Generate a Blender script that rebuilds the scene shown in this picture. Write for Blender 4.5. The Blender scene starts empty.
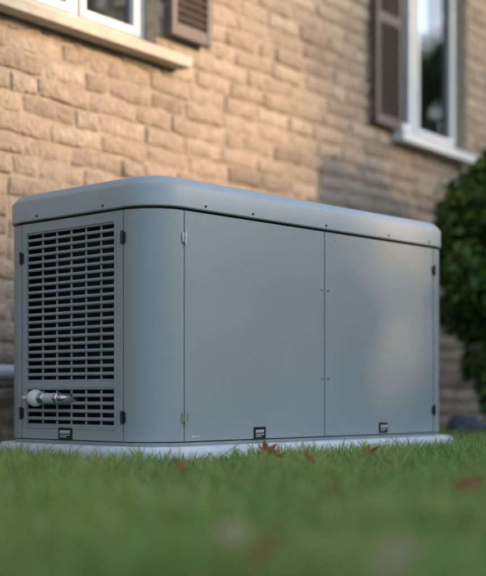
import bpy, bmesh, math, random
import numpy as np
from mathutils import Vector, noise
random.seed(7); rng=np.random.default_rng(7)
S=bpy.context.scene
C=S.collection
R=math.radians

# ---------------------------------------------------------------- helpers
def link(o,parent=None):
    C.objects.link(o)
    if parent: o.parent=parent
    return o
def empty(name,loc=(0,0,0),rz=0):
    o=bpy.data.objects.new(name,None); o.location=loc; o.rotation_euler=(0,0,rz); o.empty_display_size=.1
    return link(o)
def mesh_obj(name,verts,faces,mat,parent=None,smooth=False,angle=None):
    me=bpy.data.meshes.new(name); me.from_pydata(verts,[],faces); me.update()
    if mat: me.materials.append(mat)
    if smooth:
        me.shade_smooth()
        if angle: me.set_sharp_from_angle(angle=angle)
    o=bpy.data.objects.new(name,me)
    return link(o,parent)
def bevel(o,w,seg=2):
    m=o.modifiers.new('b','BEVEL'); m.width=w; m.segments=seg; m.limit_method='ANGLE'; m.angle_limit=R(40)
    return o
def box(name,x0,x1,y0,y1,z0,z1,mat,parent=None,bv=0):
    v=[(x,y,z) for z in(z0,z1) for y in(y0,y1) for x in(x0,x1)]
    f=[(0,2,3,1),(4,5,7,6),(0,1,5,4),(2,6,7,3),(0,4,6,2),(1,3,7,5)]
    o=mesh_obj(name,v,f,mat,parent)
    if bv: bevel(o,bv)
    return o
def boxes(name,lst,mat,parent=None,bv=0):
    V=[];F=[]
    for b in lst:
        x0,x1,y0,y1,z0,z1=b[:6]; tilt=b[6] if len(b)>6 else 0
        cy=(y0+y1)/2; cz=(z0+z1)/2; n=len(V)
        for z in(z0,z1):
            for y in(y0,y1):
                for x in(x0,x1):
                    dy=y-cy; dz=z-cz
                    V.append((x,cy+dy*math.cos(tilt)-dz*math.sin(tilt),cz+dy*math.sin(tilt)+dz*math.cos(tilt)))
        F+=[tuple(n+i for i in f) for f in[(0,2,3,1),(4,5,7,6),(0,1,5,4),(2,6,7,3),(0,4,6,2),(1,3,7,5)]]
    o=mesh_obj(name,V,F,mat,parent)
    if bv: bevel(o,bv)
    return o
def tube(name,pts,rad,mat,parent=None,seg=24,caps=True):
    P=[Vector(p) for p in pts]; V=[];F=[]
    up=Vector((0,0,1))
    for i,p in enumerate(P):
        a=P[max(i-1,0)]; b=P[min(i+1,len(P)-1)]
        d=(b-a).normalized() if (b-a).length>1e-9 else Vector((1,0,0))
        s=d.cross(up)
        if s.length<.05: s=d.cross(Vector((0,1,0)))
        s.normalize(); t=s.cross(d)
        r=rad[i] if hasattr(rad,'__len__') else rad
        for k in range(seg):
            an=2*math.pi*k/seg
            V.append(tuple(p+s*math.cos(an)*r+t*math.sin(an)*r))
    for i in range(len(P)-1):
        for k in range(seg):
            k2=(k+1)%seg
            F.append((i*seg+k,i*seg+k2,(i+1)*seg+k2,(i+1)*seg+k))
    if caps:
        F.append(tuple(range(seg))[::-1]); F.append(tuple((len(P)-1)*seg+k for k in range(seg)))
    return mesh_obj(name,V,F,mat,parent,True,R(40))

# ---------------------------------------------------------------- materials
def newmat(name):
    m=bpy.data.materials.new(name); m.use_nodes=True
    nt=m.node_tree; b=nt.nodes['Principled BSDF']
    return m,nt,b
def N(nt,t,**k):
    n=nt.nodes.new(t)
    for a,v in k.items(): setattr(n,a,v)
    return n
def simple(name,col,rough=.5,metal=0,noise_s=20,var=.12,bump=.0,bscale=200,coat=0,rvar=.1,spec=.5):
    m,nt,b=newmat(name); L=nt.links
    tc=N(nt,'ShaderNodeTexCoord')
    no=N(nt,'ShaderNodeTexNoise'); no.inputs['Scale'].default_value=noise_s; no.inputs['Detail'].default_value=6
    L.new(tc.outputs['Object'],no.inputs['Vector'])
    cr=N(nt,'ShaderNodeValToRGB')
    cr.color_ramp.elements[0].position=.3; cr.color_ramp.elements[1].position=.7
    cr.color_ramp.elements[0].color=(*[c*(1-var) for c in col],1)
    cr.color_ramp.elements[1].color=(*[min(1,c*(1+var)) for c in col],1)
    L.new(no.outputs['Fac'],cr.inputs['Fac']); L.new(cr.outputs['Color'],b.inputs['Base Color'])
    mr=N(nt,'ShaderNodeMapRange'); mr.inputs['To Min'].default_value=max(0,rough-rvar); mr.inputs['To Max'].default_value=min(1,rough+rvar)
    L.new(no.outputs['Fac'],mr.inputs['Value']); L.new(mr.outputs['Result'],b.inputs['Roughness'])
    b.inputs['Metallic'].default_value=metal
    b.inputs['Specular IOR Level'].default_value=spec
    b.inputs['Coat Weight'].default_value=coat
    if bump:
        n2=N(nt,'ShaderNodeTexNoise'); n2.inputs['Scale'].default_value=bscale; n2.inputs['Detail'].default_value=5
        L.new(tc.outputs['Object'],n2.inputs['Vector'])
        bp=N(nt,'ShaderNodeBump'); bp.inputs['Strength'].default_value=bump; bp.inputs['Distance'].default_value=.005
        L.new(n2.outputs['Fac'],bp.inputs['Height']); L.new(bp.outputs['Normal'],b.inputs['Normal'])
    return m
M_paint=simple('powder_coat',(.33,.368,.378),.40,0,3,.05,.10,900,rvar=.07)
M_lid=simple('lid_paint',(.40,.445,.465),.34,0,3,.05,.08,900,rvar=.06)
M_core=simple('dark_core',(.03,.032,.034),.7)
M_grille=simple('grille_paint',(.31,.34,.35),.42,0,10,.08)
M_inner=simple('inner_black',(.012,.013,.015),.6)
M_steel=simple('zinc_steel',(.55,.56,.57),.32,1,60,.15)
M_black=simple('black_plastic',(.015,.015,.016),.4)
M_whitepl=simple('white_plastic',(.75,.76,.76),.35,0,30,.05)
M_frame=simple('window_frame_white',(.74,.76,.78),.4,0,12,.05)
M_sill=simple('sill_stone',(.52,.46,.39),.75,0,14,.15,.5,120)
M_slab=simple('concrete_pad',(.74,.75,.76),.7,0,18,.10,.6,220)
M_shut=simple('shutter_wood',(.115,.09,.088),.6,0,25,.25,.3,90)
M_pipe=simple('pipe_grey',(.60,.61,.63),.4,0,20,.08)
M_soil=simple('soil',(.045,.032,.022),.95,0,15,.4,1,60)
M_roof=simple('roof_tiles',(.10,.06,.05),.8,0,10,.3,.6,30)
M_stone=simple('stone_dark',(.05,.065,.09),.7,0,12,.3,.6,50)
M_bark=simple('bark',(.08,.055,.04),.9,0,12,.4,1,40)
M_int=simple('interior',(.10,.09,.08),.9)
M_curt=simple('curtain',(.45,.43,.40),.9,0,6,.1)

M_glass,nt,b=newmat('window_glass')
b.inputs['Base Color'].default_value=(.02,.03,.04,1); b.inputs['Roughness'].default_value=.02
gl=N(nt,'ShaderNodeBsdfGlossy'); gl.inputs['Roughness'].default_value=.03; gl.inputs['Color'].default_value=(.85,.9,.95,1)
tr=N(nt,'ShaderNodeBsdfTransparent'); tr.inputs['Color'].default_value=(.8,.88,.86,1)
mx=N(nt,'ShaderNodeMixShader'); fr=N(nt,'ShaderNodeFresnel'); fr.inputs['IOR'].default_value=2.6
no=N(nt,'ShaderNodeTexNoise'); no.inputs['Scale'].default_value=1.5
tc=N(nt,'ShaderNodeTexCoord'); nt.links.new(tc.outputs['Object'],no.inputs['Vector'])
bp=N(nt,'ShaderNodeBump'); bp.inputs['Strength'].default_value=.05; bp.inputs['Distance'].default_value=.02
nt.links.new(no.outputs['Fac'],bp.inputs['Height']); nt.links.new(bp.outputs['Normal'],gl.inputs['Normal'])
nt.links.new(fr.outputs[0],mx.inputs[0]); nt.links.new(tr.outputs[0],mx.inputs[1]); nt.links.new(gl.outputs[0],mx.inputs[2])
nt.links.new(mx.outputs[0],nt.nodes['Material Output'].inputs['Surface'])

# brick
M_brick,nt,b=newmat('brick'); L=nt.links
at=N(nt,'ShaderNodeAttribute',attribute_name='bv')
cr=N(nt,'ShaderNodeValToRGB'); e=cr.color_ramp.elements
e[0].position=0; e[0].color=(.27,.21,.165,1)
e[1].position=1; e[1].color=(.45,.375,.30,1)
for p,c in((.25,(.335,.262,.205)),(.5,(.37,.297,.232)),(.75,(.41,.33,.258))):
    x=cr.color_ramp.elements.new(p); x.color=(*c,1)
L.new(at.outputs['Fac'],cr.inputs['Fac'])
tc=N(nt,'ShaderNodeTexCoord')
no=N(nt,'ShaderNodeTexNoise'); no.inputs['Scale'].default_value=16; no.inputs['Detail'].default_value=8; no.inputs['Roughness'].default_value=.65
L.new(tc.outputs['Object'],no.inputs['Vector'])
mr=N(nt,'ShaderNodeMapRange'); mr.inputs['From Min'].default_value=.3; mr.inputs['From Max'].default_value=.7; mr.inputs['To Min'].default_value=.72; mr.inputs['To Max'].default_value=1.22
L.new(no.outputs['Fac'],mr.inputs['Value'])
mm=N(nt,'ShaderNodeMix',data_type='RGBA',blend_type='MULTIPLY'); mm.inputs[0].default_value=1
L.new(cr.outputs['Color'],mm.inputs[6]); L.new(mr.outputs['Result'],mm.inputs[7]); L.new(mm.outputs[2],b.inputs['Base Color'])
b.inputs['Roughness'].default_value=.9
n2=N(nt,'ShaderNodeTexNoise'); n2.inputs['Scale'].default_value=45; n2.inputs['Detail'].default_value=8
L.new(tc.outputs['Object'],n2.inputs['Vector'])
bp=N(nt,'ShaderNodeBump'); bp.inputs['Strength'].default_value=1; bp.inputs['Distance'].default_value=.016
L.new(n2.outputs['Fac'],bp.inputs['Height']); L.new(bp.outputs['Normal'],b.inputs['Normal'])
M_mortar=simple('mortar',(.37,.30,.235),.95,0,25,.2,1,80)

def leafmat(name,ramp,trans=.35,rough=.5):
    m,nt,b=newmat(name); L=nt.links
    at=N(nt,'ShaderNodeAttribute',attribute_name='lv')
    cr=N(nt,'ShaderNodeValToRGB')
    cr.color_ramp.elements[0].color=(*ramp[0],1); cr.color_ramp.elements[1].color=(*ramp[-1],1)
    for i,c in enumerate(ramp[1:-1]):
        x=cr.color_ramp.elements.new((i+1)/(len(ramp)-1)); x.color=(*c,1)
    L.new(at.outputs['Fac'],cr.inputs['Fac']); L.new(cr.outputs['Color'],b.inputs['Base Color'])
    b.inputs['Roughness'].default_value=rough
    t=N(nt,'ShaderNodeBsdfTranslucent'); L.new(cr.outputs['Color'],t.inputs['Color'])
    mx=N(nt,'ShaderNodeMixShader'); mx.inputs[0].default_value=trans
    L.new(b.outputs[0],mx.inputs[1]); L.new(t.outputs[0],mx.inputs[2])
    L.new(mx.outputs[0],nt.nodes['Material Output'].inputs['Surface'])
    return m
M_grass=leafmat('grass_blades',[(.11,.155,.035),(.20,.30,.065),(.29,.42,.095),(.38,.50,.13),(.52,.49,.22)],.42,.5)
M_leaf=leafmat('shrub_leaves',[(.025,.06,.012),(.06,.14,.022),(.11,.22,.035),(.20,.32,.06)],.35,.4)
M_hleaf=leafmat('offscreen_leaves',[(.02,.045,.01),(.05,.10,.02),(.08,.14,.03)],.2,.5)
M_dry=leafmat('dry_leaf',[(.14,.035,.012),(.34,.09,.03),(.44,.17,.06)],.3,.6)
M_dry2=leafmat('pale_leaf',[(.40,.24,.17),(.52,.36,.26)],.2,.6)
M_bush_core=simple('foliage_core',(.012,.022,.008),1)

# ---------------------------------------------------------------- ground
def ground_mat():
    m,nt,b=newmat('lawn_ground'); L=nt.links
    tc=N(nt,'ShaderNodeTexCoord')
    a=N(nt,'ShaderNodeTexNoise'); a.inputs['Scale'].default_value=1.2; a.inputs['Detail'].default_value=8; a.inputs['Roughness'].default_value=.7
    L.new(tc.outputs['Object'],a.inputs['Vector'])
    cr=N(nt,'ShaderNodeValToRGB'); cr.color_ramp.elements[0].position=.35; cr.color_ramp.elements[1].position=.7
    cr.color_ramp.elements[0].color=(.07,.10,.024,1); cr.color_ramp.elements[1].color=(.13,.19,.045,1)
    L.new(a.outputs['Fac'],cr.inputs['Fac']); L.new(cr.outputs['Color'],b.inputs['Base Color'])
    b.inputs['Roughness'].default_value=.95
    n2=N(nt,'ShaderNodeTexNoise'); n2.inputs['Scale'].default_value=80; n2.inputs['Detail'].default_value=6
    L.new(tc.outputs['Object'],n2.inputs['Vector'])
    bp=N(nt,'ShaderNodeBump'); bp.inputs['Strength'].default_value=1; bp.inputs['Distance'].default_value=.03
    L.new(n2.outputs['Fac'],bp.inputs['Height']); L.new(bp.outputs['Normal'],b.inputs['Normal'])
    return m
mesh_obj('ground',[(-400,-400,0),(400,-400,0),(400,400,0),(-400,400,0)],[(0,1,2,3)],ground_mat())

# ---------------------------------------------------------------- frames of reference
GP=Vector((-.2455,3.39,0)); GA=R(47.4); GL=1.475; GW=.70; GR=.12
HP=Vector((-.9,4.6,0)); HA=R(53.5)
GZ0=.0615

# ---------------------------------------------------------------- house
house=empty('brick_house',HP,HA)
WX0,WX1,WH=-4.5,8.0,3.3
wins=[(-1.0,.90,1.675,2.85),(2.96,3.84,1.675,2.85)]
BH,BW,MJ=.079,.265,.010
V=[];F=[];bvs=[]
def add_brick(x0,x1,z0,z1):
    w=x1-x0; h=z1-z0
    if w<.02: return
    nx=7 if w>.12 else 4; nz=4
    val=min(1,max(0,random.gauss(.5,.27)))
    off=random.uniform(-.005,.004); n0=len(V); sd=random.uniform(0,100)
    jx=[random.uniform(-.004,.004) for _ in range(4)]
    tz=random.uniform(-.005,.005)
    for j in range(nz):
        for i in range(nx):
            fx=[0,.035,*[.035+.93*k/(nx-3) for k in range(1,nx-3)],.965,1][i] if nx>4 else [0,.08,.92,1][i]
            fz=[0,.14,.86,1][j]
            edge=(i in(0,nx-1)) or (j in(0,nz-1))
            x=x0+w*fx; z=z0+h*fz+tz*(fx-.5)*2
            x+=(jx[0]*(1-fx)+jx[1]*fx)
            rr=noise.noise((x*23+sd,z*30,sd))
            z+=rr*.009 if edge else 0; x+=noise.noise((x*20,z*25+sd,3))*.007 if edge else 0
            y=off+(.0065 if edge else 0)+noise.noise((x*14+sd,z*22,7))*.009
            V.append((x,y,z)); bvs.append(val)
    for j in range(nz-1):
        for i in range(nx-1):
            a=n0+j*nx+i; F.append((a,a+1,a+nx+1,a+nx))
    ring=[i for i in range(nx)]+[j*nx+nx-1 for j in range(1,nz)]+[(nz-1)*nx+i for i in range(nx-2,-1,-1)]+[j*nx for j in range(nz-2,0,-1)]
    m0=len(V)
    for k in ring:
        x,y,z=V[n0+k]; V.append((x,.03,z)); bvs.append(val)
    for k in range(len(ring)):
        k2=(k+1)%len(ring)
        F.append((n0+ring[k2],n0+ring[k],m0+k,m0+k2))
row=0; z=0
while z<WH-.02:
    x=WX0-(BW/2 if row%2 else 0)+random.uniform(-.03,.03)
    while x<WX1:
        bw=BW*random.choice([1,1,1.1,.95,1.08,.85,.52])
        segs=[(max(x,WX0),min(x+bw-MJ,WX1))]
        for (a,b_,c,d) in wins:
            if z+BH>c+.005 and z<d:
                ns=[]
                for s0,s1 in segs:
                    if s1<=a or s0>=b_: ns.append((s0,s1))
                    else:
                        if s0<a: ns.append((s0,a-.002))
                        if s1>b_: ns.append((b_+.002,s1))
                segs=ns
        for s0,s1 in segs: add_brick(s0,s1,z+MJ/2,z+BH-MJ/2)
        x+=bw
    z+=BH; row+=1
bo=mesh_obj('bricks',V,F,M_brick,house,True,R(60))
a=bo.data.attributes.new('bv','FLOAT','POINT'); a.data.foreach_set('value',bvs)
mb=[]
xs=[WX0,wins[0][0],wins[0][1],wins[1][0],wins[1][1],WX1]
TH=.28
for i in range(5):
    if i in(1,3):
        w=wins[0] if i==1 else wins[1]
        mb.append((xs[i],xs[i+1],.006,TH,0,w[2])); mb.append((xs[i],xs[i+1],.006,TH,w[3],WH))
    else: mb.append((xs[i],xs[i+1],.006,TH,0,WH))
boxes('mortar_wall',mb,M_mortar,house)
boxes('side_walls',[(WX0,WX0+.28,TH+.002,7,0,WH),(WX1-.28,WX1,TH+.002,7,0,WH),(WX0+.281,WX1-.281,6.72,7,0,WH)],M_mortar,house)
box('interior_floor',WX0+.29,WX1-.29,TH+.01,6.7,.3,.35,M_int,house)
box('interior_partition',WX0+.3,WX1-.3,1.6,1.7,.36,WH,M_int,house)
mesh_obj('roof',[(WX0-.4,-.45,WH),(WX1+.4,-.45,WH),(WX1+.4,3.5,WH+2.3),(WX0-.4,3.5,WH+2.3),(WX0-.4,7.45,WH),(WX1+.4,7.45,WH),
   (WX0-.4,-.45,WH+.12),(WX1+.4,-.45,WH+.12),(WX1+.4,3.5,WH+2.45),(WX0-.4,3.5,WH+2.45),(WX0-.4,7.45,WH+.12),(WX1+.4,7.45,WH+.12)],
   [(0,3,2,1),(3,4,5,2),(6,7,8,9),(9,8,11,10),(0,1,7,6),(4,10,11,5),(0,6,9,3),(3,9,10,4),(1,2,8,7),(2,5,11,8)],M_roof,house)
box('soffit',WX0-.38,WX1+.38,-.43,-.006,WH+.002,WH+.04,M_frame,house)

def shutter(x0,x1,z0,z1,idx):
    y0,y1=-.052,-.016; st=.035
    L_=[(x0,x0+st,y0,y1,z0,z1),(x1-st,x1,y0,y1,z0,z1)]
    rails=[z0,z0+(z1-z0)*.5-.025,z1-.055]
    for r in rails: L_.append((x0+st,x1-st,y0+.002,y1-.002,r,r+.055))
    for a,b_ in((rails[0]+.055,rails[1]),(rails[1]+.055,rails[2])):
        n=int((b_-a)/.032)
        for k in range(n):
            zc=a+(k+.5)*(b_-a)/n
            L_.append((x0+st,x1-st,-.036-.018,-.036+.018+.003,zc-.004,zc+.004,R(-38)))
    boxes('shutter_%d'%idx,L_,M_shut,house,.0025)
    boxes('shutter_brackets_%d'%idx,[(x0+.02,x0+.05,-.0158,.004,z0+.15,z0+.19),(x0+.02,x0+.05,-.0158,.004,z1-.2,z1-.16)],M_black,house)
for k,(a,b_,c,d) in enumerate(wins):
    f=.045; y0,y1=.075,.135
    lst=[(a+.001,a+f,y0,y1,c+.02,d-.001),(b_-f,b_-.001,y0,y1,c+.02,d-.001),(a+f,b_-f,y0+.002,y1-.002,c+.02,c+.02+f),(a+f,b_-f,y0+.002,y1-.002,d-f,d-.001)]
    ms=[.0,.47] if k==0 else [3.29]
    ed=[a+f]+ms+[b_-f]
    for m_ in ms: lst.append((m_-.022,m_+.022,y0+.004,y1-.004,c+.02+f,d-f))
    boxes('window_frame_%d'%(k+1),lst,M_frame,house,.003)
    sl=[]
    for i in range(len(ed)-1):
        s0=ed[i]+(.022 if i else 0); s1=ed[i+1]-(.022 if i<len(ed)-2 else 0); w=.034
        zz0=c+.02+f; zz1=d-f
        sl+=[(s0+.002,s0+w,y0-.012,y0+.03,zz0+.002,zz1-.002),(s1-w,s1-.002,y0-.012,y0+.03,zz0+.002,zz1-.002),
             (s0+w,s1-w,y0-.010,y0+.028,zz0+.002,zz0+w),(s0+w,s1-w,y0-.010,y0+.028,zz1-w,zz1-.002)]
        mesh_obj('glass_%d_%d'%(k+1,i+1),[(s0+w-.004,y0+.012,zz0+w-.004),(s1-w+.004,y0+.012,zz0+w-.004),(s1-w+.004,y0+.012,zz1-w+.004),(s0+w-.004,y0+.012,zz1-w+.004)],[(0,1,2,3)],M_glass,house)
    boxes('window_sash_%d'%(k+1),sl,M_frame,house,.003)
    e0,e1=(a-.12,b_+.13) if k==0 else (a-.06,b_-.03)
    zt=c-.001
    prof=[(-.085,zt-.055),(-.085,zt-.012),(-.079,zt-.006),(-.0095,zt+.0),(-.0095,zt-.055)]
    Vv=[(e0,y,z) for y,z in prof]+[(e1,y,z) for y,z in prof]; n=5
    Ff=[tuple(range(n)),tuple(range(2*n-1,n-1,-1))]+[(i,(i+n),(i+1)%n+n,(i+1)%n) for i in range(n)]
    so=mesh_obj('sill_%d'%(k+1),Vv,Ff,M_sill if k==0 else M_frame,house); bevel(so,.003)
    box('inner_sill_%d'%(k+1),a+.001,b_-.001,-.009,.074,zt-.04,zt+.012,M_sill if k==0 else M_frame,house)
    cv=[];cf=[]
    n=60
    for i in range(n+1):
        x=a+(b_-a)*i/n; y=.24+.015*math.sin(i*1.3)+.006*math.sin(i*2.9)
        cv+=[(x,y,c),(x,y,d)]
    for i in range(n):
        if (k==0 and not(18<i<44)) or (k==1 and i<24): cf.append((2*i,2*i+2,2*i+3,2*i+1))
    mesh_obj('curtain_%d'%(k+1),cv,cf,M_curt,house,True)
shutter(.935,1.215,1.755,2.85,1); shutter(-1.33,-1.04,1.72,2.85,2)
shutter(2.66,2.945,1.68,2.85,3)

c,s=math.cos(HA),math.sin(HA)
def H2W(t,n,z=0): return (HP.x+t*c-n*s, HP.y+t*s+n*c, z)
sv=[];sf=[]
nb=90
for i in range(nb+1):
    t=WX0+(WX1-WX0)*i/nb
    dd=-.42-.03*math.sin(i*.9)-.35*min(1,max(0,(t-2.6)))
    sv+=[H2W(t,.02,.012),H2W(t,dd*.5,.02+.006*math.sin(i*2.1)),H2W(t,dd,.004)]
for i in range(nb):
    a=3*i; sf+=[(a,a+1,a+4,a+3),(a+1,a+2,a+5,a+4)]
mesh_obj('soil_bed',sv,sf,M_soil,None,True)

# ---------------------------------------------------------------- generator
gen=empty('standby_generator',GP,GA)
def rr_pts(ins,r=None,nseg=14,L0=0,L1=GL,W0=0,W1=GW):
    r=max(.004,(GR-ins) if r is None else r)
    x0,x1,y0,y1=L0+ins,L1-ins,W0+ins,W1-ins
    out=[]
    for cx,cy,a0 in((x0+r,y0+r,180),(x1-r,y0+r,270),(x1-r,y1-r,0),(x0+r,y1-r,90)):
        for k in range(nseg+1):
            a=R(a0+90*k/nseg); out.append((cx+r*math.cos(a),cy+r*math.sin(a)))
    return out
def loft(name,prof,mat,parent,bottom=True,top=True,angle=R(25),**kw):
    V=[];F=[]; n=None
    for ins,z in prof:
        p=rr_pts(ins,**kw); n=len(p); V+=[(x,y,z) for x,y in p]
    for i in range(len(prof)-1):
        for k in range(n):
            k2=(k+1)%n; F.append((i*n+k,i*n+k2,(i+1)*n+k2,(i+1)*n+k))
    if bottom: F.append(tuple(range(n))[::-1])
    if top: F.append(tuple((len(prof)-1)*n+k for k in range(n)))
    return mesh_obj(name,V,F,mat,parent,True,angle)
ZL=.729; ZP0=GZ0+.013; ZP1=ZL-.007
loft('base_rail',[(.006,GZ0+.001),(.006,ZP0-.003)],M_grille,gen)
loft('top_rail',[(.012,ZP1-.03),(.012,ZL)],M_core,gen)
loft('inner_core',[(.0,ZP0-.004),(.0,ZP1)],M_inner,gen,r=.106,L0=.075,L1=GL-.014,W0=.014,W1=GW-.014)
boxes('light_baffles',[(.007,.20,.128,.134,ZP0,ZP1),(.007,.20,.566,.572,ZP0,ZP1),(.07,.074,.134,.566,ZP0,ZP1)],M_inner,gen)  # black plates added inside to stop wall light showing through the grille
def corner_shell(name,cx,cy,a0):
    V=[];F=[];n=18; th=.004
    prof=[(GR-th,ZP0),(GR-.001,ZP0),(GR,ZP0+.001),(GR,ZP1-.001),(GR-.001,ZP1),(GR-th,ZP1)]
    da=math.degrees(.002/GR)
    for k in range(n+1):
        a=R(a0+da+(90-2*da)*k/n)
        for r,z in prof: V.append((cx+r*math.cos(a),cy+r*math.sin(a),z))
    m=len(prof)
    for k in range(n):
        for j in range(m):
            j2=(j+1)%m; F.append((k*m+j,(k+1)*m+j,(k+1)*m+j2,k*m+j2))
    F.append(tuple(range(m))); F.append(tuple(n*m+j for j in range(m))[::-1])
    mesh_obj(name,V,F,M_paint,gen,True,R(30))
corner_shell('corner_front',GR,GR,180); corner_shell('corner_right',GL-GR,GR,270)
corner_shell('corner_back_right',GL-GR,GW-GR,0); corner_shell('corner_back_left',GR,GW-GR,90)
g=.002; mid=.745
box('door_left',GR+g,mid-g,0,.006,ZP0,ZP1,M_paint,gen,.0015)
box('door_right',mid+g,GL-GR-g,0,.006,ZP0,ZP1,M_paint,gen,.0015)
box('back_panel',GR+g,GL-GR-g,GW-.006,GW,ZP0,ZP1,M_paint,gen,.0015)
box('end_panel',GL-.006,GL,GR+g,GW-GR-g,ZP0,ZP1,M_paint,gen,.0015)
gv0,gv1,gz0,gz1=.157,.555,.112,.693
boxes('end_door',[(0,.006,GR+g,gv0,ZP0,ZP1),(0,.006,gv1,GW-GR-g,ZP0,ZP1),(0,.006,gv0,gv1,ZP0,gz0),(0,.006,gv0,gv1,gz1,ZP1)],M_paint,gen)
zb0,zb1=.226,.243
def louvre(name,z0,z1,rows):
    ph=(z1-z0)/rows; V=[];F=[]
    for r_ in range(rows+1):
        zc=z0+r_*ph
        if r_==0: zc+=.002
        if r_==rows: zc-=.002
        sec=[(.016,zc+.0065),(.004,zc+.0052),(.0008,zc+.0034),(0,zc),(.0012,zc-.0032),(.004,zc-.0044),(.006,zc-.0042),(.0055,zc+.002),(.016,zc+.0045)]
        n=len(V); m=len(sec)
        V+=[(y,gv0+.0005,z) for y,z in sec]+[(y,gv1-.0005,z) for y,z in sec]
        for k in range(m):
            k2=(k+1)%m; F.append((n+k,n+k2,n+m+k2,n+m+k))
        F.append(tuple(n+k for k in range(m))[::-1]); F.append(tuple(n+m+k for k in range(m)))
    mesh_obj(name,V,F,M_grille,gen,True,R(50))
louvre('louvres_upper',zb1,gz1,20); louvre('louvres_lower',gz0,zb0,5)
pw=(gv1-gv0)/6
boxes('grille_verticals',[(.0065,.012,gv0+i*pw-.0026,gv0+i*pw+.0026,a_,b_) for i in range(1,6) for a_,b_ in((zb1,gz1),(gz0,zb0))],M_grille,gen,.001)
box('grille_bar',-.001,.008,gv0,gv1,zb0,zb1,M_paint,gen,.0015)
boxes('rim',[(-.003,.003,gv0-.006,gv0,gz0-.006,gz1+.006),(-.003,.003,gv1,gv1+.006,gz0-.006,gz1+.006),(-.0028,.003,gv0,gv1,gz1,gz1+.006),(-.0028,.003,gv0,gv1,gz0-.006,gz0)],M_paint,gen,.0012)
# lid
o_=-.006
prof=[(.004,ZL),(o_+.003,ZL),(o_,ZL+.003),(o_,ZL+.058),(o_+.001,ZL+.0615),(o_+.004,ZL+.065),(.010,ZL+.0785),(.015,ZL+.083),(.021,ZL+.0862),(.030,ZL+.0885),(.045,ZL+.0895),(.11,ZL+.0915)]
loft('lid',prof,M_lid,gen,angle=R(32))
def disc(name,p,axis,r,h,mat,seg=16):
    p=Vector(p); a=Vector(axis)
    return tube(name,[p,p+a*h*.7,p+a*h],[r,r,r*.75],mat,gen,seg)
i=0
for u in(.20,.40,.745,1.08,1.32):
    disc('lid_screw_%d'%i,(u,o_,ZL+.012),(0,-1,0),.0036,.003,M_black); i+=1
for v_ in(.2,.5):
    disc('lid_screw_%d'%i,(o_,v_,ZL+.012),(-1,0,0),.0034,.003,M_black); i+=1
i=0
for z_ in(.538,.259,):
    for u in(mid-.015,mid+.017):
        disc('door_screw_%d'%i,(u,0,z_),(0,-1,0),.004,.003,M_steel); i+=1
for u,z_ in((1.30,.70),(.17,.70),(.8,.70)):
    disc('door_screw_%d'%i,(u,0,z_),(0,-1,0),.0025,.002,M_steel); i+=1
def hinge(name,u,z,mat=M_steel):
    boxes(name,[(u-.010,u-.001,-.004,-.0005,z-.014,z+.014),(u+.003,u+.010,-.004,.001,z-.014,z+.014)],mat,gen,.001)
    tube(name+'_pin',[(u+.001,-.006,z-.019),(u+.001,-.006,z+.019)],.003,mat,gen,12)
hinge('hinge_1',GR,.645); hinge('hinge_2',GR,.142); hinge('hinge_3',GL-GR,.645,M_black); hinge('hinge_4',GL-GR,.152,M_black)
def hinge_end(name,v_,z,mat):
    boxes(name,[(-.004,-.0005,v_-.010,v_-.002,z-.015,z+.015),(-.004,-.0005,v_+.002,v_+.010,z-.015,z+.015)],mat,gen,.001)
    tube(name+'_pin',[(-.006,v_,z-.019),(-.006,v_,z+.019)],.0035,mat,gen,12)
hinge_end('latch_1',GR,.645,M_black); hinge_end('latch_2',GR,.142,M_black)
hinge_end('latch_3',GW-GR,.62,M_black); hinge_end('latch_4',GW-GR,.15,M_black)
def label(name,axis,c_,z,w,h):
    th=.003
    if axis=='y':
        box(name,c_-w/2,c_+w/2,-th,-.0004,z-h/2,z+h/2,M_black,gen,.0008)
        B=lambda a,b,p,q:(c_+a,c_+b,-th-.0012,-th+.0004,z+p,z+q)
    else:
        box(name,-th,-.0004,c_-w/2,c_+w/2,z-h/2,z+h/2,M_black,gen,.0008)
        B=lambda a,b,p,q:(-th-.0012,-th+.0004,c_-b,c_-a,z+p,z+q)
    L_=[];x=-w*.36
    while x<w*.3:
        ww=random.uniform(.003,.006)
        L_.append(B(x,x+ww*.45,-h*.02,h*.26)); L_.append(B(x+ww*.5,x+ww,h*.1,h*.26)); x+=ww+.0025
    L_.append(B(-w*.36,w*.34,-h*.16,-h*.11)); L_.append(B(-w*.36,w*.12,-h*.30,-h*.25))
    boxes(name+'_text',L_,M_whitepl,gen)
label('label_front','y',.435,.092,.052,.036); label('label_front_2','y',1.056,.096,.046,.034)
label('label_end','x',.372,.092,.062,.036)
boxes('small_mark',[(.15,.158,-.001,.0005,.086,.090),(.160,.185,-.0012,.0005,.087,.089)],M_whitepl,gen)
fz=.196; fu=-.032
tube('fitting_pipe',[(fu,.365,fz),(fu,.46,fz)],.0145,M_pipe,gen)
tube('fitting_collar',[(fu,.425,fz),(fu,.427,fz),(fu,.447,fz),(fu,.449,fz)],[.017,.0195,.0195,.017],M_steel,gen,6)
tube('fitting_cap',[(fu,.452,fz),(fu,.455,fz),(fu,.462,fz),(fu,.475,fz),(fu,.488,fz),(fu,.497,fz),(fu,.501,fz)],[.012,.019,.0235,.0255,.022,.013,.003],M_whitepl,gen)
tube('fitting_collar_2',[(fu,.362,fz),(fu,.364,fz),(fu,.376,fz),(fu,.378,fz)],[.015,.018,.018,.015],M_steel,gen,6)
tube('fitting_elbow',[(fu,.372,fz),(fu+.004,.356,fz),(fu+.016,.350,fz),(.02,.350,fz)],.0125,M_steel,gen)
tube('fitting_hose',[(fu,.495,fz),(fu,.53,fz+.001),(fu+.012,.548,fz),(.02,.552,fz-.002)],.006,M_whitepl,gen,12)

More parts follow.
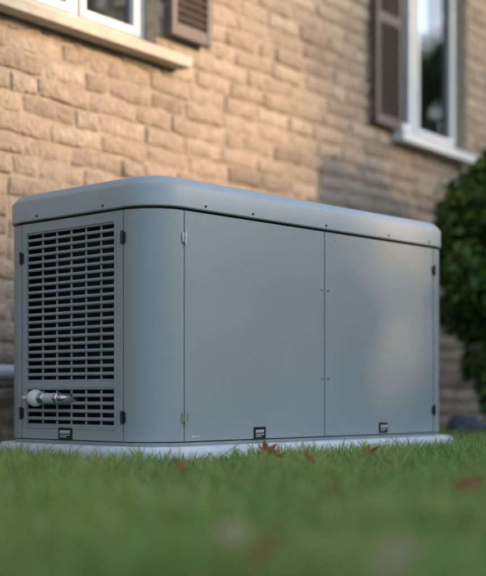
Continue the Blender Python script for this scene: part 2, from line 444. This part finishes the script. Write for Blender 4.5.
# ---------------------------------------------------------------- pad
pad=loft('concrete_pad',[(-.045,0.0),(-.05,.004),(-.05,.044),(-.046,.054),(-.038,.060),(-.03,GZ0)],M_slab,None,angle=R(60))
pad.location=GP; pad.rotation_euler=(0,0,GA)
pp=empty('wall_pipe',HP,HA)
tube('pipe_run',[(-2.2,-.10,.285),(.35,-.10,.285)],.03,M_pipe,pp)
tube('pipe_drop',[(.35,-.10,.285),(.39,-.10,.275),(.41,-.10,.24),(.41,-.10,.0)],.03,M_pipe,pp)
for k,x in enumerate((-1.3,-.35,.1)):
    tube('coupling_%d'%k,[(x-.03,-.10,.285),(x+.03,-.10,.285)],.037,M_pipe,pp)
    box('clamp_%d'%k,x+.05,x+.075,-.135,.004,.248,.322,M_steel,pp,.004)

# ---------------------------------------------------------------- grass
def in_pad(x,y,m=0):
    c_,s_=math.cos(GA),math.sin(GA); dx=x-GP.x; dy=y-GP.y
    u=dx*c_+dy*s_; v=-dx*s_+dy*c_
    e=.052+m; cx=np.clip(u,GR,GL-GR); cy=np.clip(v,GR,GW-GR)
    return np.hypot(u-cx,v-cy)<GR+e
def wall_n(x,y):
    c_,s_=math.cos(HA),math.sin(HA); return -(x-HP.x)*s_+(y-HP.y)*c_, (x-HP.x)*c_+(y-HP.y)*s_
def region(n,x0,x1,y0,y1):
    return rng.uniform(x0,x1,n),rng.uniform(y0,y1,n)
parts=[region(54000,-1.3,1.5,2.6,4.4),region(50000,-1.2,1.2,1.0,2.6),region(20000,0.2,2.6,4.2,7.2),region(50000,-4,5,.2,7.5),region(14000,-6,6,-4,.2)]
X=np.concatenate([p[0] for p in parts]); Y=np.concatenate([p[1] for p in parts])
wn,wt=wall_n(X,Y)
k=(~in_pad(X,Y))&(wn<-.40-.35*np.clip(wt-2.6,0,1)+rng.normal(0,.03,len(X)))
X=X[k];Y=Y[k];n=len(X)
clump=np.array([noise.noise((x*4,y*4,0)) for x,y in zip(X,Y)])
clump2=np.array([noise.noise((x*16,y*16,5)) for x,y in zip(X,Y)])
h=rng.gamma(6,1/6,n)*.036*(1+.45*clump+.45*clump2); h=np.clip(h,.012,.085)
az=rng.uniform(0,2*np.pi,n); lean=np.abs(rng.normal(.5,.38,n)); fa=rng.uniform(0,2*np.pi,n)
w=rng.uniform(.0011,.0026,n)
sx,sy=np.cos(fa)*w,np.sin(fa)*w
lx,ly=np.cos(az)*lean,np.sin(az)*lean
def pt(t,bend,ws,sg):
    return np.stack([X+lx*h*bend+sg*sx*ws,Y+ly*h*bend+sg*sy*ws,h*t],1)
vs=np.stack([pt(0,0,1,-1),pt(0,0,1,1),pt(.45,.28,.95,-1),pt(.45,.28,.95,1),pt(.8,.68,.6,-1),pt(.8,.68,.6,1),pt(1,1.15,0,0)],1)
vs=vs.reshape(-1,3).astype(np.float32)
base=(np.arange(n)*7)[:,None]
q=np.concatenate([base+np.array([[0,1,3,2]]),base+np.array([[2,3,5,4]])],1).reshape(-1)
t3=(base+np.array([[4,5,6]])).reshape(-1)
loops=np.concatenate([q,t3]).astype(np.int32)
ls=np.concatenate([np.arange(2*n)*4,2*n*4+np.arange(n)*3]).astype(np.int32)
me=bpy.data.meshes.new('grass'); me.vertices.add(len(vs)); me.vertices.foreach_set('co',vs.ravel())
me.loops.add(len(loops)); me.loops.foreach_set('vertex_index',loops)
me.polygons.add(len(ls)); me.polygons.foreach_set('loop_start',ls)
me.update(calc_edges=True)
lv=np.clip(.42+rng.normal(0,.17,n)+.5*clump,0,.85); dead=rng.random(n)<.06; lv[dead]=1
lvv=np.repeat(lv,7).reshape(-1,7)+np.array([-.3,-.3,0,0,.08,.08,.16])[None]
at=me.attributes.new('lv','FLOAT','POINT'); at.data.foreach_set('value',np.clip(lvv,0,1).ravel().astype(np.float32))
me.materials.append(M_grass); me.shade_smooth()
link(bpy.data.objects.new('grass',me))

# ---------------------------------------------------------------- foliage masses
def leaf_mesh(name,P,Nn,size,mat,parent=None,lvbias=None,asp=.5):
    n=len(P); up=rng.normal(0,1,(n,3)); Nn=Nn/np.linalg.norm(Nn,axis=1)[:,None]
    a=np.cross(Nn,up); a/=np.linalg.norm(a,axis=1)[:,None]; b_=np.cross(Nn,a)
    s=(size*rng.uniform(.6,1.3,n))[:,None]
    tip=P+a*s; l=P+b_*s*asp*.5+a*s*.45+Nn*s*.12; r=P-b_*s*asp*.5+a*s*.45+Nn*s*.12; mid_=P+a*s*.5
    vs=np.stack([P,l,tip,r,mid_],1).reshape(-1,3).astype(np.float32)
    base=(np.arange(n)*5)[:,None]
    f=np.concatenate([base+np.array([[0,4,1]]),base+np.array([[1,4,2]]),base+np.array([[0,3,4]]),base+np.array([[4,3,2]])],1).reshape(-1).astype(np.int32)
    me=bpy.data.meshes.new(name); me.vertices.add(len(vs)); me.vertices.foreach_set('co',vs.ravel())
    me.loops.add(len(f)); me.loops.foreach_set('vertex_index',f)
    me.polygons.add(4*n); me.polygons.foreach_set('loop_start',(np.arange(4*n)*3).astype(np.int32))
    me.update(calc_edges=True)
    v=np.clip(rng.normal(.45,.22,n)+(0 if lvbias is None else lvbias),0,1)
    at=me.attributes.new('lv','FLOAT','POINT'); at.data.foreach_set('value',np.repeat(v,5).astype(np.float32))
    me.materials.append(mat)
    return link(bpy.data.objects.new(name,me),parent)
def blob_points(blobs,n,shell=.35):
    cs=np.array([b[:3] for b in blobs]); rs=np.array([b[3:6] for b in blobs]); wv=rs.prod(1)**(2/3); wv/=wv.sum()
    idx=rng.choice(len(blobs),n,p=wv); d=rng.normal(0,1,(n,3)); d/=np.linalg.norm(d,axis=1)[:,None]
    rad=1-shell*np.abs(rng.normal(0,.6,n)); rad+=rng.normal(0,.05,n)
    P=cs[idx]+d*rs[idx]*rad[:,None]
    Nn=d+rng.normal(0,.55,(n,3)); return P,Nn,rad
def cores(name,blobs,sc,mat,parent):
    bm=bmesh.new()
    for b in blobs:
        r=bmesh.ops.create_icosphere(bm,subdivisions=2,radius=1)
        for v in r['verts']:
            k_=1+.25*noise.noise(v.co*2.3+Vector(b[:3])*3)
            v.co=Vector((b[0]+v.co.x*b[3]*sc*k_,b[1]+v.co.y*b[4]*sc*k_,b[2]+v.co.z*b[5]*sc*k_))
    me=bpy.data.meshes.new(name); bm.to_mesh(me); bm.free(); me.materials.append(mat)
    return link(bpy.data.objects.new(name,me),parent)

sh=empty('shrub',(1.53,6.5,0))
bl=[]
for i in range(44):
    a=random.uniform(0,6.28); z=random.uniform(.2,1.6); rr=.42*math.sqrt(max(.05,1-((z-.85)/.95)**2))*random.uniform(.5,1.2)
    r=random.uniform(.10,.22); bl.append((rr*math.cos(a),rr*math.sin(a),z,r,r,r*.95))
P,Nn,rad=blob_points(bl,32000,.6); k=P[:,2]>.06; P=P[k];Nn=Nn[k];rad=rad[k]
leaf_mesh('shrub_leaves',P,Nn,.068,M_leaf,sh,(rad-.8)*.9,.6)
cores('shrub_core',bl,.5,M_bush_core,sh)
for i in range(7):
    a=i*.9; tube('stem_%d'%i,[(.05*math.cos(a),.05*math.sin(a),0),(.12*math.cos(a),.12*math.sin(a),.3),(.22*math.cos(a),.22*math.sin(a),.8)],[.014,.011,.005],M_bark,sh,8)

# hedge added out of view to block the sun from generator and lower wall
hd=empty('sun_blocker',(7.0,0,0))
def hz(y):
    z=2.84+.22*noise.noise((y*.7,3,1))+.14*noise.noise((y*2.3,9,1))
    z-=1.0*math.exp(-((y-3.70)/.23)**2)  # notch shaped to let a warm sun patch reach the doors
    return z
bl=[]
y=-6
while y<13:
    top=hz(y); zc=.3
    while zc<top-.05:
        rz=min(.34,max(.12,top-zc)); bl.append((random.uniform(-.06,.06),y,min(zc,top-rz),.34,.20,rz)); zc+=.36
    y+=.17
P,Nn,rad=blob_points(bl,45000,.3); P=P[P[:,2]>.03]
leaf_mesh('offscreen_leaves',P,rng.normal(0,1,P.shape),.06,M_hleaf,hd,None,.6)
cores('sun_blocker_core',bl,.84,M_bush_core,hd)

def tree(name,loc,hh,cr_r,nl,seed,lsize=.16):
    random.seed(seed); t=empty(name,loc)
    tube('trunk',[(0,0,0),(.05,.02,hh*.2),(-.03,.05,hh*.4),(.04,0,hh*.62),(0,.05,hh*.85)],[hh*.035,hh*.027,hh*.022,hh*.014,hh*.005],M_bark,t,12)
    bl=[]
    for i in range(16):
        a=random.uniform(0,6.28); z0=hh*random.uniform(.3,.6); rr=cr_r*random.uniform(.45,.95); z1=z0+hh*random.uniform(.1,.35)
        e_=(rr*math.cos(a),rr*math.sin(a),z1)
        tube('limb_%d'%i,[(0,0,z0),(e_[0]*.5,e_[1]*.5,z0+(z1-z0)*.65),e_],[hh*.012,hh*.008,hh*.003],M_bark,t,8)
        for j in range(3):
            r=cr_r*random.uniform(.2,.36); bl.append((e_[0]+random.uniform(-.5,.5)*cr_r*.6,e_[1]+random.uniform(-.5,.5)*cr_r*.6,e_[2]+random.uniform(-.3,.5)*cr_r*.5,r,r,r*.8))
    P,Nn,rad=blob_points(bl,nl,.8)
    leaf_mesh('leaves',P,rng.normal(0,1,P.shape),lsize,M_hleaf,t,None,.65)
tree('garden_tree',(11.5,13.0,0),5.6,1.7,7000,3)
tree('garden_tree.001',(-9,-7,0),7.5,2.6,9000,8)
tree('dapple_tree.002',(12.2,2.55,0),7.0,1.5,6000,12,.13)  # added out of view, crown placed to dapple sun on the left wall
tree('dapple_tree.003',(12.2,7.0,0),7.2,1.8,6500,15,.13)  # also added unseen, crown dims the sun towards the right of the wall
random.seed(21)
def rock(name,x,y,r):
    bm=bmesh.new(); bmesh.ops.create_icosphere(bm,subdivisions=3,radius=1)
    for v in bm.verts:
        k_=1+.35*noise.noise(v.co*1.4+Vector((x,y,0))*5)+.08*noise.noise(v.co*5)
        v.co=Vector((v.co.x*r*k_,v.co.y*r*.8*k_,v.co.z*r*.75*k_))
    me=bpy.data.meshes.new(name); bm.to_mesh(me); bm.free(); me.materials.append(M_stone); me.shade_smooth()
    o=link(bpy.data.objects.new(name,me)); o.location=(x,y,r*.45)
rock('rock',1.03,5.75,.09); rock('rock.001',1.22,5.95,.07)

# ---------------------------------------------------------------- fallen leaves
def maple(name,x,y,z,size,rot,tilt,mat,seed,curl=.5):
    random.seed(seed)
    out=[]
    order=[-55,-8,15,38,64,90,116,142,165,188,235]
    rad={-55:.30,-8:.70,15:.36,38:.95,64:.40,90:1.05,116:.40,142:.95,165:.36,188:.70,235:.30}
    for i,a in enumerate(order):
        r=rad[a]*random.uniform(.9,1.1)
        if r>.6:
            for da,k_ in((-11,.66),(-7,.72),(-4,.86),(0,1.0),(4,.86),(7,.72),(11,.66)): out.append((a+da,r*k_))
        else: out.append((a,r))
    out.append((268,.12)); out.append((272,.12))
    rings=[.33,.66,1.0];F=[];n=len(out)
    cx=random.uniform(-1,1); cyl=random.uniform(.4,1)
    def def_(px,py):
        r=math.hypot(px,py)
        zz=curl*(.35*r*r*cyl + .25*px*px*1.2 + .12*math.sin(px*5+cx*3)+.10*math.sin(py*6+cx*5)*r)
        return (px*(1-.15*curl*r),py*(1-.15*curl*r),zz)
    V=[def_(0,0)]
    for q_ in rings:
        for a,r in out:
            V.append(def_(math.cos(R(a))*r*q_,math.sin(R(a))*r*q_))
    for k in range(n): F.append((0,1+k,1+(k+1)%n))
    for ri in range(2):
        for k in range(n):
            k2=(k+1)%n; F.append((1+ri*n+k,1+(ri+1)*n+k,1+(ri+1)*n+k2,1+ri*n+k2))
    m0=len(V)
    for q_ in range(5):
        yy=-.1-.16*q_; V+=[(-.018,yy,.02+curl*.05*q_),(.018,yy,.02+curl*.05*q_),(0,yy,.05+curl*.05*q_)]
    for q_ in range(4):
        for j in range(3):
            j2=(j+1)%3; F.append((m0+3*q_+j,m0+3*q_+j2,m0+3*q_+3+j2,m0+3*q_+3+j))
    V=[(a*size/2,b_*size/2,c_*size/2) for a,b_,c_ in V]
    o=mesh_obj(name,V,F,mat,None,True)
    at=o.data.attributes.new('lv','FLOAT','POINT')
    at.data.foreach_set('value',[min(1,max(0,.45+.9*noise.noise(Vector(v)*60+Vector((seed,0,0))))) for v in V])
    o.location=(x,y,z); o.rotation_euler=(tilt[0],tilt[1],rot)
def px2w(px,py,z):
    Y_=(.205-z)*1243/(py-395); return (px-243)/1243*Y_,Y_
data=[(266,452,.054,.10,.4,(.75,.2),M_dry,1,.9),(280,455,.052,.09,2.2,(.4,-.45),M_dry,2,1.0),(310,460,.052,.075,1.2,(.7,.4),M_dry,3,1.0),
(366,450,.054,.09,4.2,(-.6,.3),M_dry,4,.9),(179,467,.054,.08,.9,(.8,.3),M_dry,5,.8),(467,483,.058,.10,3.0,(-.6,.3),M_dry,6,.8),
(325,495,.058,.075,5.0,(.6,-.5),M_dry,7,.7),(270,540,.062,.095,1.9,(-.9,.3),M_dry,8,.6),(232,536,.052,.06,.2,(.6,.2),M_dry2,9,.5),(396,553,.058,.085,2.6,(-.7,.2),M_dry2,10,.5)]
for i,(px,py,z_,sz,ro,ti,mt,sd,cu) in enumerate(data):
    x_,y_=px2w(px,py,z_)
    maple('fallen_leaf' if i==0 else 'fallen_leaf.%03d'%i,x_,y_,z_-.002,sz,ro,ti,mt,sd,cu)

# ---------------------------------------------------------------- light
EL=14.0; AZ=-5.0
sd=Vector((math.cos(R(EL))*math.cos(R(AZ)),math.cos(R(EL))*math.sin(R(AZ)),math.sin(R(EL))))
sl=bpy.data.lights.new('sun','SUN'); sl.energy=5.0; sl.angle=R(2.2); sl.color=(1,.66,.38)
so=link(bpy.data.objects.new('sun',sl)); so.rotation_euler=sd.to_track_quat('Z','Y').to_euler(); so.location=sd*20
W=bpy.data.worlds.new('World'); S.world=W; W.use_nodes=True
nt=W.node_tree; bg=nt.nodes['Background']; sk=N(nt,'ShaderNodeTexSky'); sk.sky_type='NISHITA'; sk.sun_disc=False
sk.sun_elevation=R(EL); sk.sun_rotation=R(90-AZ); sk.air_density=1.0; sk.dust_density=2.0; sk.ozone_density=1.8
nt.links.new(sk.outputs[0],bg.inputs[0]); bg.inputs[1].default_value=.46

# ---------------------------------------------------------------- camera
cam=bpy.data.cameras.new('camera'); co=link(bpy.data.objects.new('camera',cam)); S.camera=co
co.location=(0,0,.205); co.rotation_euler=(R(90),0,0)
cam.sensor_fit='HORIZONTAL'; cam.sensor_width=36; cam.lens=36*1243/486; cam.shift_y=107/486
cam.clip_start=.05; cam.clip_end=1500
cam.dof.use_dof=True; cam.dof.focus_distance=3.62; cam.dof.aperture_fstop=2.0
S.view_settings.view_transform='Standard'; S.view_settings.look='None'; S.view_settings.exposure=0; S.view_settings.gamma=1
